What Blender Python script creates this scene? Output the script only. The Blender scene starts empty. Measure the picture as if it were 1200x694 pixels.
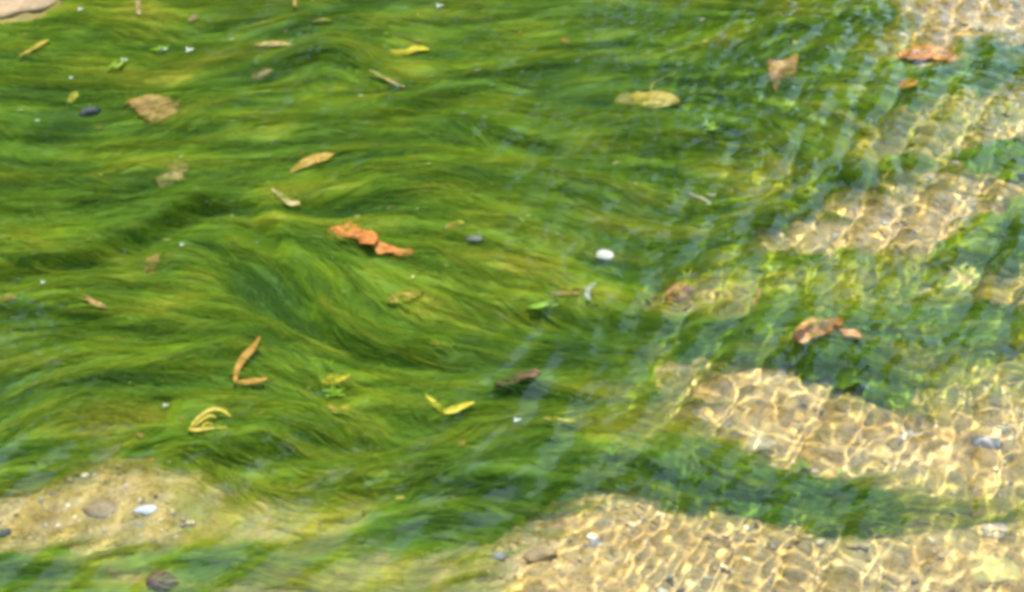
import bpy, math
import numpy as np
from mathutils import Vector

rng = np.random.default_rng(7)
scene = bpy.context.scene
COL = scene.collection

# ------------------------------------------------------------------ camera
ELEV = math.radians(37.0)          # looking down on the stream from the bank
DIST = 3.0
LENS = 61.0
CAM = np.array([0.0, -DIST*math.cos(ELEV), DIST*math.sin(ELEV)])
FWD = -CAM/np.linalg.norm(CAM)
RGT = np.array([1.0, 0, 0])
UPV = np.cross(RGT, FWD)
cam_d = bpy.data.cameras.new('camera')
cam_d.lens = LENS; cam_d.sensor_width = 36; cam_d.clip_end = 500; cam_d.clip_start = 0.05
cam = bpy.data.objects.new('camera', cam_d); COL.objects.link(cam)
cam.location = CAM
cam.rotation_euler = (math.pi/2-ELEV, 0, 0)
scene.camera = cam

# ------------------------------------------------------------------ sky and sun
SUN_EL, SUN_AZ = math.radians(60), math.radians(-5)     # azimuth from +Y, negative = towards -X
w = bpy.data.worlds.new('World'); scene.world = w; w.use_nodes = True
nt = w.node_tree; nt.nodes.clear()
sky = nt.nodes.new('ShaderNodeTexSky'); sky.sky_type = 'NISHITA'; sky.sun_disc = False
sky.sun_elevation = SUN_EL; sky.sun_rotation = SUN_AZ; sky.dust_density = 0.4; sky.air_density = 1.5; sky.ozone_density = 2.5
bg = nt.nodes.new('ShaderNodeBackground'); bg.inputs['Strength'].default_value = 0.15
wo = nt.nodes.new('ShaderNodeOutputWorld')
nt.links.new(sky.outputs[0], bg.inputs[0]); nt.links.new(bg.outputs[0], wo.inputs[0])
sl = bpy.data.lights.new('sun', 'SUN'); sl.energy = 4.2; sl.angle = math.radians(0.8); sl.color = (1.0, 0.94, 0.83)
sun = bpy.data.objects.new('sun', sl); COL.objects.link(sun)
to_sun = Vector((math.sin(SUN_AZ)*math.cos(SUN_EL), math.cos(SUN_AZ)*math.cos(SUN_EL), math.sin(SUN_EL)))
sun.rotation_euler = to_sun.to_track_quat('Z', 'Y').to_euler(); sun.location = to_sun*20
sl.cycles.is_caustics_light = True            # sunlight focused by the ripples
sl.cycles.use_multiple_importance_sampling = False
vs = scene.view_settings
vs.view_transform = 'Standard'; vs.look = 'None'; vs.gamma = 1; vs.use_curve_mapping = False
vs.exposure = 1.4
cy = scene.cycles
cy.use_denoising = True; cy.denoiser = 'OPENIMAGEDENOISE'
cy.max_bounces = 10; cy.diffuse_bounces = 4; cy.glossy_bounces = 3; cy.transmission_bounces = 8; cy.transparent_max_bounces = 8
cy.caustics_refractive = True; cy.caustics_reflective = False
cy.sample_clamp_indirect = 3.0; cy.sample_clamp_direct = 12.0
cy.filter_width = 4.2

# ------------------------------------------------------------------ pixel <-> place
TX = 18.0/LENS
def px_to_place(u, v, z=-0.02):
    """pixel of the 1200x694 photograph -> point at depth z, bent at the flat water"""
    u = np.asarray(u, float); v = np.asarray(v, float)
    d = FWD + RGT*((u-600)/600*TX)[..., None] + UPV*((347-v)/600*TX)[..., None]
    d = d/np.linalg.norm(d, axis=-1, keepdims=True)
    t = -CAM[2]/d[..., 2]
    p = CAM + d*t[..., None]
    n = 1.333
    cosi = -d[..., 2]
    r = d/n
    k = cosi/n - np.sqrt(1-(1-cosi**2)/n**2)
    r[..., 2] += k
    s = z/r[..., 2]
    return p + r*s[..., None]
def place_to_px(x, y, z=-0.045):
    a = np.stack([x, y, np.zeros_like(x)], -1)
    for _ in range(2):                       # apparent point on the surface
        h = a[..., :2]-CAM[:2]; hd = np.linalg.norm(h, axis=-1)
        si = hd/np.sqrt(hd**2+CAM[2]**2)/1.333
        tt = si/np.sqrt(1-si**2)
        off = (-z)*tt
        a[..., 0] = x-h[..., 0]/hd*off; a[..., 1] = y-h[..., 1]/hd*off
    q = a-CAM
    f = q@FWD
    return 600+(q@RGT)/f/TX*600, 347-(q@UPV)/f/TX*600

# ------------------------------------------------------------------ noise on arrays
def vnoise(x, y, seed=0):
    xi = np.floor(x).astype(np.int64); yi = np.floor(y).astype(np.int64)
    fx = x-xi; fy = y-yi
    fx = fx*fx*fx*(fx*(fx*6-15)+10); fy = fy*fy*fy*(fy*(fy*6-15)+10)
    def h(a, b):
        n = (a*374761393+b*668265263+seed*982451653) & 0xffffffff
        n = ((n ^ (n >> 13))*1274126177) & 0xffffffff
        n = ((n ^ (n >> 16))*2246822519) & 0xffffffff
        return ((n ^ (n >> 15)) & 0xffffff)/float(0xffffff)*2-1
    return (h(xi, yi)*(1-fx)+h(xi+1, yi)*fx)*(1-fy)+(h(xi, yi+1)*(1-fx)+h(xi+1, yi+1)*fx)*fy
def fbm(x, y, seed=0, o=4):
    s = 0; a = 1; t = 0
    for i in range(o):
        s = s+a*vnoise(x*2**i+i*17.3, y*2**i-i*9.1, seed+i*31); t += a; a *= 0.5
    return s/t*1.6
def sstep(a, b, x):
    t = np.clip((x-a)/(b-a), 0, 1); return t*t*(3-2*t)

# ------------------------------------------------------------------ fields over the stream
X0, X1, Y0, Y1, ST = -1.7, 1.7, -1.25, 2.0, 0.005
gx = np.arange(X0, X1+1e-6, ST); gy = np.arange(Y0, Y1+1e-6, ST)
GX, GY = np.meshgrid(gx, gy)                  # [row y, col x]
PU, PV = place_to_px(GX, GY)
def bil(F, x, y):
    fx = np.clip((x-X0)/ST, 0, len(gx)-1.001); fy = np.clip((y-Y0)/ST, 0, len(gy)-1.001)
    i = fx.astype(int); j = fy.astype(int); a = fx-i; b = fy-j
    return F[j, i]*(1-a)*(1-b)+F[j, i+1]*a*(1-b)+F[j+1, i]*(1-a)*b+F[j+1, i+1]*a*b

SAND = [   # bare stretches of the bed (photo pixels, run on past the frame)
 [(548,760),(560,690),(575,655),(610,612),(655,577),(710,562),(800,578),(870,592),(930,604),(1000,606),(1060,606),(1120,602),(1300,596),(1500,700),(1500,900),(520,900)],
 [(798,470),(795,432),(825,405),(870,408),(930,416),(975,440),(1030,478),(1080,458),(1130,440),(1300,412),(1300,580),(1100,577),(1040,566),(1000,551),(960,538),(900,535),(870,508),(830,492)],
 [(900,272),(940,240),(1000,205),(1080,183),(1150,190),(1195,212),(1180,243),(1120,264),(1060,283),(960,285)],
 [(1000,168),(1060,132),(1130,112),(1300,60),(1300,150),(1140,163),(1060,168)],
 [(1050,62),(1040,20),(1060,-60),(1350,-80),(1350,30),(1150,48),(1110,66)],
 [(1140,335),(1170,300),(1300,265),(1300,360),(1180,352)],
 [(-80,580),(0,572),(60,552),(130,537),(175,530),(195,555),(240,590),(200,620),(120,630),(40,632),(-80,625)],
 [(745,352),(790,335),(850,326),(852,348),(780,360)],
 [(-120,-60),(75,-60),(60,0),(30,9),(0,14),(-120,30)],
]
THIN = [   # thin, yellowish growth with sand showing through
 ([(230,720),(290,668),(400,652),(500,640),(570,620),(600,720)], .6),
 ([(230,600),(300,585),(420,600),(380,645),(260,635)], .5),
 ([(60,500),(110,478),(190,465),(200,490),(100,515)], .55),
 ([(640,470),(700,430),(800,400),(810,490),(760,520),(660,510)], .4),
 ([(850,300),(960,285),(1100,290),(1180,330),(1100,350),(950,345),(860,340)], .42),
 ([(740,330),(850,300),(900,330),(860,365),(760,368)], .5),
 ([(820,170),(900,165),(960,200),(930,235),(850,225)], .4),
 ([(1000,40),(1060,20),(1060,100),(1010,110)], .4),
 ([(1040,110),(1150,90),(1250,60),(1250,90),(1100,175),(1000,185)], .5),
 ([(1050,420),(1130,400),(1250,390),(1250,440),(1100,460)], .5),
 ([(170,60),(240,70),(230,110),(150,105)], .3),
 ([(120,300),(180,290),(250,330),(190,370),(130,350)], .3),
 ([(50,640),(200,635),(230,700),(30,700)], .4),
 ([(-80,580),(60,545),(200,525),(260,590),(200,630),(-80,635)], .12),
 ([(185,525),(260,545),(360,575),(340,640),(220,640)], .5),
 ([(430,10),(640,5),(640,40),(430,35)], .25),
 ([(1050,565),(1250,560),(1250,615),(1050,612)], .40),
]
def sdf(poly, x, y):
    p = np.array(poly, float); n = len(p)
    d = np.full(x.shape, 1e18); ins = np.zeros(x.shape, bool)
    for i in range(n):
        a = p[i]; b = p[(i+1) % n]; e = b-a
        wx = x-a[0]; wy = y-a[1]
        t = np.clip((wx*e[0]+wy*e[1])/(e@e), 0, 1)
        d = np.minimum(d, (wx-e[0]*t)**2+(wy-e[1]*t)**2)
        c = ((a[1] > y) != (b[1] > y))
        if abs(e[1]) > 1e-9:
            ins ^= c & (x < e[0]*(y-a[1])/e[1]+a[0])
    d = np.sqrt(d); return np.where(ins, d, -d)
wob = fbm(GX*9, GY*9, 3)*14 + fbm(GX*30, GY*40, 5, 3)*9
wu = PU+fbm(GX*7, GY*7, 11)*12
SANDM = np.zeros_like(GX)
for p in SAND:
    SANDM = np.maximum(SANDM, sstep(-9, 9, sdf(p, wu, PV)+wob))
THINM = np.zeros_like(GX)
for p, a in THIN:
    THINM = np.maximum(THINM, a*sstep(-26, 20, sdf(p, wu, PV)+wob))

# ridges of the mat and the way the strands lie (photo pixels; height m, gentle side m, steep side m)
RIDGES = [
 ([(-60,312),(0,307),(60,303),(130,287),(185,255),(230,228),(275,221)], .038, .08, .016),
 ([(275,221),(315,236),(345,285),(368,345),(400,395),(470,420),(560,425)], .026, .06, .022),
 ([(215,262),(265,262),(300,300),(322,350),(352,395),(420,430)], .010, .05, .03),
 ([(540,352),(640,360),(720,368),(800,366),(860,368),(930,392),(1000,440)], .026, .08, .022),
 ([(130,537),(230,527),(320,511),(400,503),(480,505)], .030, .08, .022),
 ([(300,546),(380,566),(450,560),(540,543),(610,556),(660,560)], .024, .06, .02),
 ([(770,172),(820,150),(880,142),(935,158),(985,200)], .024, .05, .022),
 ([(540,449),(610,452),(690,446),(760,440)], .016, .06, .02),
 ([(690,500),(790,540),(870,578),(960,598),(1060,606),(1300,590)], .012, .06, .02),
 ([(310,74),(350,62),(385,48),(430,75),(470,110)], .022, .05, .022),
 ([(400,140),(470,122),(540,95),(600,92)], .022, .07, .025),
 ([(360,235),(410,225),(460,215)], .018, .05, .025),
 ([(150,150),(260,135),(330,142),(400,160)], .012, .06, .03),
 ([(0,345),(60,352),(140,370),(230,385)], .018, .06, .022),
 ([(150,430),(220,418),(280,392),(330,372)], .016, .05, .022),
 ([(-40,455),(60,440),(160,445),(260,430)], .010, .05, .03),
 ([(430,400),(520,415),(620,405),(700,400)], .014, .05, .025),
 ([(560,150),(640,165),(740,150),(800,160)], .014, .06, .025),
 ([(440,290),(520,305),(600,320),(690,322)], .014, .06, .025),
 ([(480,200),(560,215),(660,212),(760,225)], .012, .06, .025),
 ([(-40,150),(60,160),(150,175)], .014, .06, .025),
 ([(0,250),(80,235),(160,205),(230,195)], .014, .06, .03),
 ([(30,30),(150,35),(260,30)], .012, .06, .03),
 ([(720,40),(800,55),(880,45)], .016, .05, .025),
 ([(840,430),(960,410),(1040,430),(1100,420),(1200,390)], .016, .05, .02),
 ([(930,300),(1040,310),(1110,290),(1160,265),(1250,225)], .012, .05, .02),
 ([(870,265),(940,215),(1010,178),(1090,168),(1250,180)], .012, .04, .02),
 ([(930,130),(1040,120),(1100,95),(1250,60)], .012, .05, .02),
 ([(-40,640),(60,648),(160,640),(260,650),(420,636)], .014, .05, .02),
 ([(400,470),(480,492),(560,480)], .014, .04, .02),
]
H = np.full_like(GX, -0.052)
DX = np.full_like(GX, 0.55); DY = np.zeros_like(GX)
for pts, A, r1, r2 in RIDGES:
    P = np.array(pts, float)
    # resample smoothly
    tt = np.linspace(0, len(P)-1, len(P)*3)
    P = np.stack([np.interp(tt, np.arange(len(P)), P[:, k]) for k in (0, 1)], -1)
    for _ in range(6): P[1:-1] = (P[:-2]+2*P[1:-1]+P[2:])/4
    W = px_to_place(P[:, 0], P[:, 1], -0.045)[:, :2]
    best = np.full(GX.shape, 1e9); bv = np.zeros_like(GX); btx = np.ones_like(GX); bty = np.zeros_like(GX); bend = np.ones_like(GX)
    n = len(W)
    for i in range(n-1):
        a = W[i]; e = W[i+1]-a; L2 = e@e; L = math.sqrt(L2)
        wx = GX-a[0]; wy = GY-a[1]
        t = np.clip((wx*e[0]+wy*e[1])/L2, 0, 1)
        dx = wx-e[0]*t; dy = wy-e[1]*t; d = dx*dx+dy*dy
        m = d < best
        best = np.where(m, d, best)
        bv = np.where(m, (e[0]*wy-e[1]*wx)/L, bv)
        btx = np.where(m, e[0]/L, btx); bty = np.where(m, e[1]/L, bty)
        s = (i+t)/(n-1)
        bend = np.where(m, np.minimum(1, np.minimum(s, 1-s)*5+0.15), bend)
    d = np.sqrt(best)
    r = np.where(bv > 0, r1, r2*1.2)
    jag = 1+0.35*fbm(GX*14, GY*14, 77, 3)
    H += A*bend*jag*np.exp(-(d/r)**2)
    H -= 0.55*A*bend*np.where(bv < 0, np.exp(-((d-0.040)/0.024)**2), 0)   # the hollow at the foot of the ridge
    wgt = 3.0*np.exp(-(d/(0.13 if A > .017 else .09))**2)*(0.4+0.6*bend)
    DX += wgt*btx; DY += wgt*bty
ang = np.arctan2(DY, DX) + 0.50*fbm(GX*2.6, GY*3.2, 21, 3) + 0.12*fbm(GX*9, GY*12, 22, 2)
DX = np.cos(ang); DY = np.sin(ang)
def lic(F, steps, ds):
    acc = F.copy()
    for sgn in (1, -1):
        x = GX.copy(); y = GY.copy()
        for _ in range(steps):
            x += sgn*ds*bil(DX, x, y); y += sgn*ds*bil(DY, x, y)
            acc += bil(F, x, y)
    acc -= acc.mean(); return acc/acc.std()
L1 = lic(fbm(GX*26, GY*26, 41, 2), 14, 0.012)        # locks
L2 = lic(fbm(GX*70, GY*70, 51, 1), 10, 0.010)        # fine locks
lump = fbm(GX*5, GY*7, 61, 4)
H += 0.008*lump + 0.0040*L1 + 0.0016*L2
BED = -0.082 + 0.010*fbm(GX*1.6, GY*1.9, 71, 3)
# the bare sand lies a little higher where it shows, the growth thins out above it
COV = np.clip(1-SANDM, 0, 1)*(1-THINM)
H = np.minimum(H, -0.014-0.5*0.004*(L1+1))
def blur(F, n):
    for _ in range(2):
        for ax in (0, 1):
            P = np.pad(F, [(n+1, n) if k == ax else (0, 0) for k in (0, 1)], mode='edge'); C = np.cumsum(P, ax)
            F = (np.take(C, range(2*n+1, C.shape[ax]), ax)-np.take(C, range(0, C.shape[ax]-2*n-1), ax))/(2*n+1)
    return F
COVB = blur(COV, 7)
Hm = BED + (H-BED)*sstep(0.30, 1.0, COVB)*sstep(0.30, .75, COV)              # mat height, sinks to the bed at its rim

# ------------------------------------------------------------------ helpers
def mesh_obj(name, V, F, mat, parent=None, smooth=True):
    me = bpy.data.meshes.new(name)
    V = np.asarray(V, np.float32)
    if isinstance(F, np.ndarray):
        k = F.shape[1]
        me.vertices.add(len(V)); me.vertices.foreach_set('co', V.ravel())
        me.loops.add(F.size); me.loops.foreach_set('vertex_index', F.astype(np.int32).ravel())
        me.polygons.add(len(F)); me.polygons.foreach_set('loop_start', np.arange(0, F.size, k, dtype=np.int32))
        me.update(calc_edges=True); me.validate()
    else:
        me.from_pydata([tuple(map(float, p)) for p in V], [], F); me.update()
    me.polygons.foreach_set('use_smooth', np.full(len(me.polygons), smooth))
    me.materials.append(mat)
    o = bpy.data.objects.new(name, me); COL.objects.link(o); o.parent = parent
    o.cycles.is_caustics_receiver = True
    return o
def tag(o, label=None, cat=None, group=None, kind=None):
    for k, v in (('label', label), ('category', cat), ('group', group), ('kind', kind)):
        if v: o[k] = v
    return o
def grid_faces(ny, nx):
    a = np.arange((ny-1)*nx).reshape(ny-1, nx)[:, :-1].ravel()
    return np.stack([a, a+1, a+nx+1, a+nx], -1)
class N:
    def __init__(s, name):
        s.m = bpy.data.materials.new(name); s.m.use_nodes = True
        s.t = s.m.node_tree; s.t.nodes.clear(); s.out = s.t.nodes.new('ShaderNodeOutputMaterial')
    def n(s, typ, **kw):
        o = s.t.nodes.new(typ)
        for k, v in kw.items():
            if k in ('noise_dimensions', 'feature', 'attribute_name', 'blend_type', 'data_type', 'operation', 'musgrave_type', 'mode'): setattr(o, k, v)
        return o
    def l(s, a, b): s.t.links.new(a, b)
    def noise(s, scale, detail=4, rough=.55, vec=None, dist=0):
        o = s.n('ShaderNodeTexNoise'); o.inputs['Scale'].default_value = scale; o.inputs['Detail'].default_value = detail
        o.inputs['Roughness'].default_value = rough; o.inputs['Distortion'].default_value = dist
        if vec is not None: s.l(vec, o.inputs['Vector'])
        return o.outputs['Fac']
    def ramp(s, fac, stops):
        o = s.n('ShaderNodeValToRGB'); e = o.color_ramp.elements
        while len(e) < len(stops): e.new(0.5)
        for i, (p, c) in enumerate(stops): e[i].position = p; e[i].color = (*c, 1)
        s.l(fac, o.inputs[0]); return o.outputs[0]
    def mix(s, fac, a, b, mode='MIX'):
        o = s.n('ShaderNodeMix', data_type='RGBA', blend_type=mode)
        for sock, v in ((o.inputs[0], fac), (o.inputs[6], a), (o.inputs[7], b)):
            if isinstance(v, (int, float)): sock.default_value = v
            elif isinstance(v, tuple): sock.default_value = (*v, 1)
            else: s.l(v, sock)
        return o.outputs[2]
    def leafy(s, col, trans, rough=.5, bump=None, spec=.25):
        p = s.n('ShaderNodeBsdfPrincipled'); p.inputs['Roughness'].default_value = rough
        p.inputs['Specular IOR Level'].default_value = spec
        s.l(col, p.inputs['Base Color'])
        if bump is not None:
            b = s.n('ShaderNodeBump'); b.inputs['Strength'].default_value = .6; b.inputs['Distance'].default_value = .002
            s.l(bump, b.inputs['Height']); s.l(b.outputs[0], p.inputs['Normal'])
        if trans:
            t = s.n('ShaderNodeBsdfTranslucent'); s.l(col, t.inputs['Color'])
            x = s.n('ShaderNodeMixShader'); x.inputs[0].default_value = trans
            s.l(p.outputs[0], x.inputs[1]); s.l(t.outputs[0], x.inputs[2]); s.l(x.outputs[0], s.out.inputs[0])
        else: s.l(p.outputs[0], s.out.inputs[0])
        return s.m
    def pos(s):
        return s.n('ShaderNodeTexCoord').outputs['Object']

def put_tint(o, t):
    a = o.data.attributes.new('tint', 'FLOAT_COLOR', 'POINT')
    c = np.ones((len(t), 4), np.float32); c[:, :3] = np.asarray(t)[:, None]
    a.data.foreach_set('color', c.ravel())
# ------------------------------------------------------------------ materials
def sand_mat():
    k = N('sand'); v = k.pos()
    c = k.ramp(k.noise(9, 5, .6, v), [(.3, (.40, .255, .075)), (.5, (.57, .40, .145)), (.7, (.68, .52, .25))])
    g = k.ramp(k.noise(160, 3, .7, v), [(.34, (.28, .22, .15)), (.5, (.9, .88, .85)), (.7, (1.0, .97, .9))])
    c = k.mix(.75, c, g, 'MULTIPLY')
    g2 = k.ramp(k.noise(55, 3, .6, v), [(.35, (.55, .5, .42)), (.5, (1, 1, 1))])
    c = k.mix(.6, c, g2, 'MULTIPLY')
    at = k.n('ShaderNodeAttribute', attribute_name='tint'); sc_ = k.n('ShaderNodeSeparateColor'); k.l(at.outputs['Color'], sc_.inputs[0])
    # a thin green-brown film in patches
    film = k.ramp(k.noise(4.5, 4, .6, v), [(.50, (0, 0, 0)), (.68, (1, 1, 1))])
    f = k.n('ShaderNodeMath', operation='MULTIPLY'); k.l(film, f.inputs[0]); f.inputs[1].default_value = .30
    c = k.mix(f.outputs[0], c, (.22, .20, .035))
    fm = k.n('ShaderNodeMath', operation='MULTIPLY'); k.l(sc_.outputs[0], fm.inputs[0]); k.l(k.ramp(k.noise(22, 5, .65, v), [(.3, (.25, .25, .25)), (.6, (1, 1, 1))]), fm.inputs[1])
    c = k.mix(fm.outputs[0], c, k.ramp(k.noise(16, 4, .6, v), [(.3, (.13, .21, .02)), (.7, (.34, .34, .04))]))      # algal film on the sand under thin growth
    sp = k.n('ShaderNodeSeparateXYZ'); k.l(v, sp.inputs[0])
    up = k.n('ShaderNodeMapRange'); k.l(sp.outputs[2], up.inputs[0]); up.inputs[1].default_value = .0; up.inputs[2].default_value = .12
    c = k.mix(up.outputs[0], c, k.ramp(k.noise(12, 5, .6, v), [(.35, (.035, .055, .014)), (.65, (.085, .115, .03))]))   # grass above the waterline
    return k.leafy(c, 0, .85, k.noise(140, 4, .7, v), .1)
def algae_mat(name, kind):
    k = N(name)
    a = k.n('ShaderNodeAttribute', attribute_name='tint')
    sep = k.n('ShaderNodeSeparateColor'); k.l(a.outputs['Color'], sep.inputs[0])
    c = k.ramp(sep.outputs[0], [(0, (.070, .175, .022)), (.35, (.155, .300, .016)), (.62, (.265, .390, .016)), (1, (.50, .47, .040))])
    return k.leafy(c, .5 if kind else .35, .6, None, .2)
M_SAND = sand_mat()
M_STR = algae_mat('algae_filament', 1)
M_MAT = algae_mat('algae_felt', 0)
def water_mat():
    k = N('stream_water')
    g = k.n('ShaderNodeBsdfGlass'); g.inputs['Roughness'].default_value = 0; g.inputs['IOR'].default_value = 1.333
    g.inputs['Color'].default_value = (.985, 1, .99, 1)
    k.l(g.outputs[0], k.out.inputs[0]); return k.m
M_WATER = water_mat()

# ------------------------------------------------------------------ stream bed: one sheet, fine where it shows
def stretched(a0, a1, st, far, n):
    mid = np.arange(a0, a1+1e-6, st); g = (np.linspace(0, 1, n+1)[1:])**2.2
    return np.concatenate([(a0-g*far)[::-1], mid, a1+g*far])
bx = stretched(-1.6, 1.6, .010, 40, 22); by = stretched(-1.2, 1.9, .010, 40, 22)
BX, BY = np.meshgrid(bx, by)
BZ = bil(BED, BX, BY)+0.0035*fbm(BX*22, BY*22, 91, 3)
BZ += .75*sstep(2.6, 4.4, BY)+.45*sstep(-1.75, -2.6, BY)+(.15*fbm(BX*.4, BY*.4, 95, 3)+.2)*sstep(3.5, 7, np.abs(BY-.3))
bed = mesh_obj('stream_bed', np.stack([BX, BY, BZ], -1).reshape(-1, 3), grid_faces(len(by), len(bx)), M_SAND)
FILM = np.clip(blur(np.maximum(1.5*THINM, .7*(1-SANDM)), 3)*1.0, 0, .9)
put_tint(bed, bil(FILM, BX, BY).ravel())
tag(bed, 'sandy golden gravel bed of the shallow stream', kind='structure')

# ------------------------------------------------------------------ algae: felted mat, then the loose filaments on it
TINT = np.clip(.42+.17*fbm(GX*3.1, GY*4.2, 101, 3)+.20*fbm(GX*13, GY*19, 103, 3)+.08*L1+.05*L2+.42*sstep(.02, .5, THINM)+.30*SANDM, 0, 1)
sx = slice(20, len(gx)-20, 3); sy = slice(10, len(gy)-20, 3)
MX, MY, MZ, MC, MT = GX[sy, sx], GY[sy, sx], Hm[sy, sx], COV[sy, sx], TINT[sy, sx]
F = grid_faces(*MX.shape)
keep = (MC.ravel()[F] > .34).all(1)
F = F[keep]; used = np.unique(F); remap = np.full(MX.size, -1); remap[used] = np.arange(len(used))
V = np.stack([MX, MY, MZ-.005], -1).reshape(-1, 3)[used]
felt = mesh_obj('algae_felt', V, remap[F], M_MAT); put_tint(felt, MT.ravel()[used])
tag(felt, 'dense felted green algae mat covering the stream bed', 'algae', kind='stuff')

NS, NP = 112000, 8
def make_strands():
    x = rng.uniform(X0+.15, X1-.15, NS*4); y = rng.uniform(Y0+.15, Y1-.25, NS*4)
    c = bil(COV, x, y)
    ok = rng.random(len(x)) < (0.004+c**1.3); x = x[ok][:NS]; y = y[ok][:NS]
    n = len(x)
    nr = 5200; rid = rng.integers(0, nr, n); rope = rng.random(n) < .72          # most filaments lie bunched in ropes
    rx, ry = x[:nr].copy(), y[:nr].copy()
    off = rng.normal(0, 1, (n, 2))*rng.uniform(.0015, .0060, nr)[rid][:, None]
    sh = rng.uniform(-.05, .05, n)
    cx_ = bil(DX, rx, ry)[rid]; cy_ = bil(DY, rx, ry)[rid]
    x = np.where(rope, rx[rid]+off[:, 0]+cx_*sh, x); y = np.where(rope, ry[rid]+off[:, 1]+cy_*sh, y)
    step = rng.uniform(.006, .019, n); wid = rng.uniform(.0003, .0007, n)
    lift = rng.normal(0, .0020, n)+.0010
    own = np.where(rng.random(n) < .12, rng.normal(0, .9, n), rng.normal(0, .2, n)); wig = rng.uniform(0, 6.28, n); wf = rng.uniform(.25, .7, n)
    roll = rng.normal(0, .55, n)
    own = np.where(rope, rng.normal(0, .26, nr)[rid]+rng.normal(0, .06, n), own); wig = np.where(rope, rng.uniform(0, 6.28, nr)[rid]+rng.normal(0, .25, n), wig)
    wf = np.where(rope, rng.uniform(.25, .7, nr)[rid], wf); step = np.where(rope, rng.uniform(.010, .024, nr)[rid]*rng.uniform(.8, 1.1, n), step)
    rz = np.linalg.norm(off, axis=1); lift = np.where(rope, lift*.5+rng.uniform(.000, .0055, nr)[rid]-rz*.35, lift)
    rt = np.where(rope, rng.normal(0, .14, nr)[rid], 0)
    P = np.zeros((n, NP, 3)); T = np.zeros((n, NP, 2))
    z = bil(Hm, x, y)+lift
    for k in range(NP):
        dx = bil(DX, x, y); dy = bil(DY, x, y)
        a = own*(1-.08*k)+.22*np.sin(wig+wf*k)
        ca, sa = np.cos(a), np.sin(a)
        ux, uy = dx*ca-dy*sa, dx*sa+dy*ca
        zt = np.maximum(bil(Hm, x, y), bil(BED, x, y)+.004)+lift+.002*np.sin(wig*3+k*.8)
        z = np.minimum(.55*z+.45*zt, -.006)              # filaments bridge the small hollows
        P[:, k] = np.stack([x, y, z], -1); T[:, k] = np.stack([ux, uy], -1)
        x = x+ux*step; y = y+uy*step
    side = np.stack([-T[..., 1], T[..., 0], np.zeros((n, NP))], -1)
    side = side*np.cos(roll)[:, None, None]; side[..., 2] = np.sin(roll)[:, None]
    taper = np.interp(np.arange(NP), [0, 1.5, NP-4, NP-1], [.5, 1, .9, .15])
    hw = (wid[:, None]*taper)[..., None]*.5*2
    A = P-side*hw; B = P+side*hw
    V = np.stack([A, B], 2).reshape(-1, 3)
    base = (np.arange(n)*NP*2)[:, None]+np.arange(NP-1)[None]*2
    F = np.stack([base, base+1, base+3, base+2], -1).reshape(-1, 4)
    t0 = np.clip(bil(TINT, P[:, 3, 0], P[:, 3, 1])+rt+rng.normal(0, .08, n)+np.where(rng.random(n) < .07, .28, 0), 0, 1)
    return V, F, np.repeat(t0, NP*2)
V, F, t = make_strands()
st = mesh_obj('algae_filaments', V, F, M_STR); put_tint(st, t)
tag(st, 'long fine green algae filaments combed by the current', 'algae', kind='stuff')

# ------------------------------------------------------------------ water surface with real ripples
def water_surface():
    wx = stretched(-1.08, 1.15, .0034, 40, 24); wy = stretched(-.86, 1.2, .0038, 40, 24)
    wx = np.concatenate([wx[wx < -1.08], np.arange(-1.08, .1, .0064), wx[wx > .102]])
    X, Y = np.meshgrid(wx, wy)
    U, Vv = place_to_px(X, Y, 0.0)
    U = np.clip(U, -400, 1600)
    rough = .24+.76*sstep(580, 930, U+.30*(Vv-347)+40*fbm(X*3, Y*3, 7, 2))
    rough = np.maximum(rough, .62*np.exp(-(((U-110)/230)**2+((Vv-600)/110)**2)))
    rough = np.maximum(rough, .75*sstep(480, 640, U)*sstep(540, 640, Vv))
    fade = sstep(3.5, 1.4, np.abs(X))*sstep(3.5, 1.6, np.abs(Y))
    Z = np.zeros_like(X); r = np.random.default_rng(5)
    for i in range(40):
        lam = .014*3.2**r.random() if i < 34 else r.uniform(.05, .09); k = 2*math.pi/lam
        th = r.normal(-0.30, .35) if i % 3 == 1 else r.normal(.3, 1.2)     # half of them long crests running away from the camera
        amp = .000145*(lam/.035)**1.3*(1.3 if i % 3 == 1 else .9)
        cx, cyy = math.cos(th), math.sin(th)
        env = .35+1.3*sstep(-.45, .55, vnoise(X*4.5+i*3.7, Y*4.5-i*1.9, 500+i))     # wave groups come and go
        warp = .10*vnoise(X*5+i, Y*5-i, 300+i)
        Z += env*amp*r.uniform(.5, 1.3)*np.sin(k*(X*cx+Y*cyy+warp*.25)+r.uniform(0, 6.28))
    for i in range(7):                                      # a few broad wavelets slanting across the current
        lam = r.uniform(.055, .11); k = 2*math.pi/lam; th = r.normal(-.42, .14)
        env = sstep(.0, .75, vnoise(X*3.2+i*5.1, Y*1.7-i*2.3, 800+i))
        Z += env*.0019*(lam/.08)*np.sin(k*(X*math.cos(th)+Y*math.sin(th)+.03*vnoise(X*4+i, Y*4, 850+i))+r.uniform(0, 6.28))
    Z = Z*rough*fade + .0016*fade*fbm(X*2.2, Y*2.8, 400, 2)*(.4+rough)
    return np.stack([X, Y, Z], -1).reshape(-1, 3), grid_faces(len(wy), len(wx))
V, F = water_surface()
wat = mesh_obj('water', V, F, M_WATER)
wat.cycles.is_caustics_receiver = False; wat.cycles.is_caustics_caster = True
tag(wat, 'clear rippled surface of the stream', kind='structure')

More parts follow.
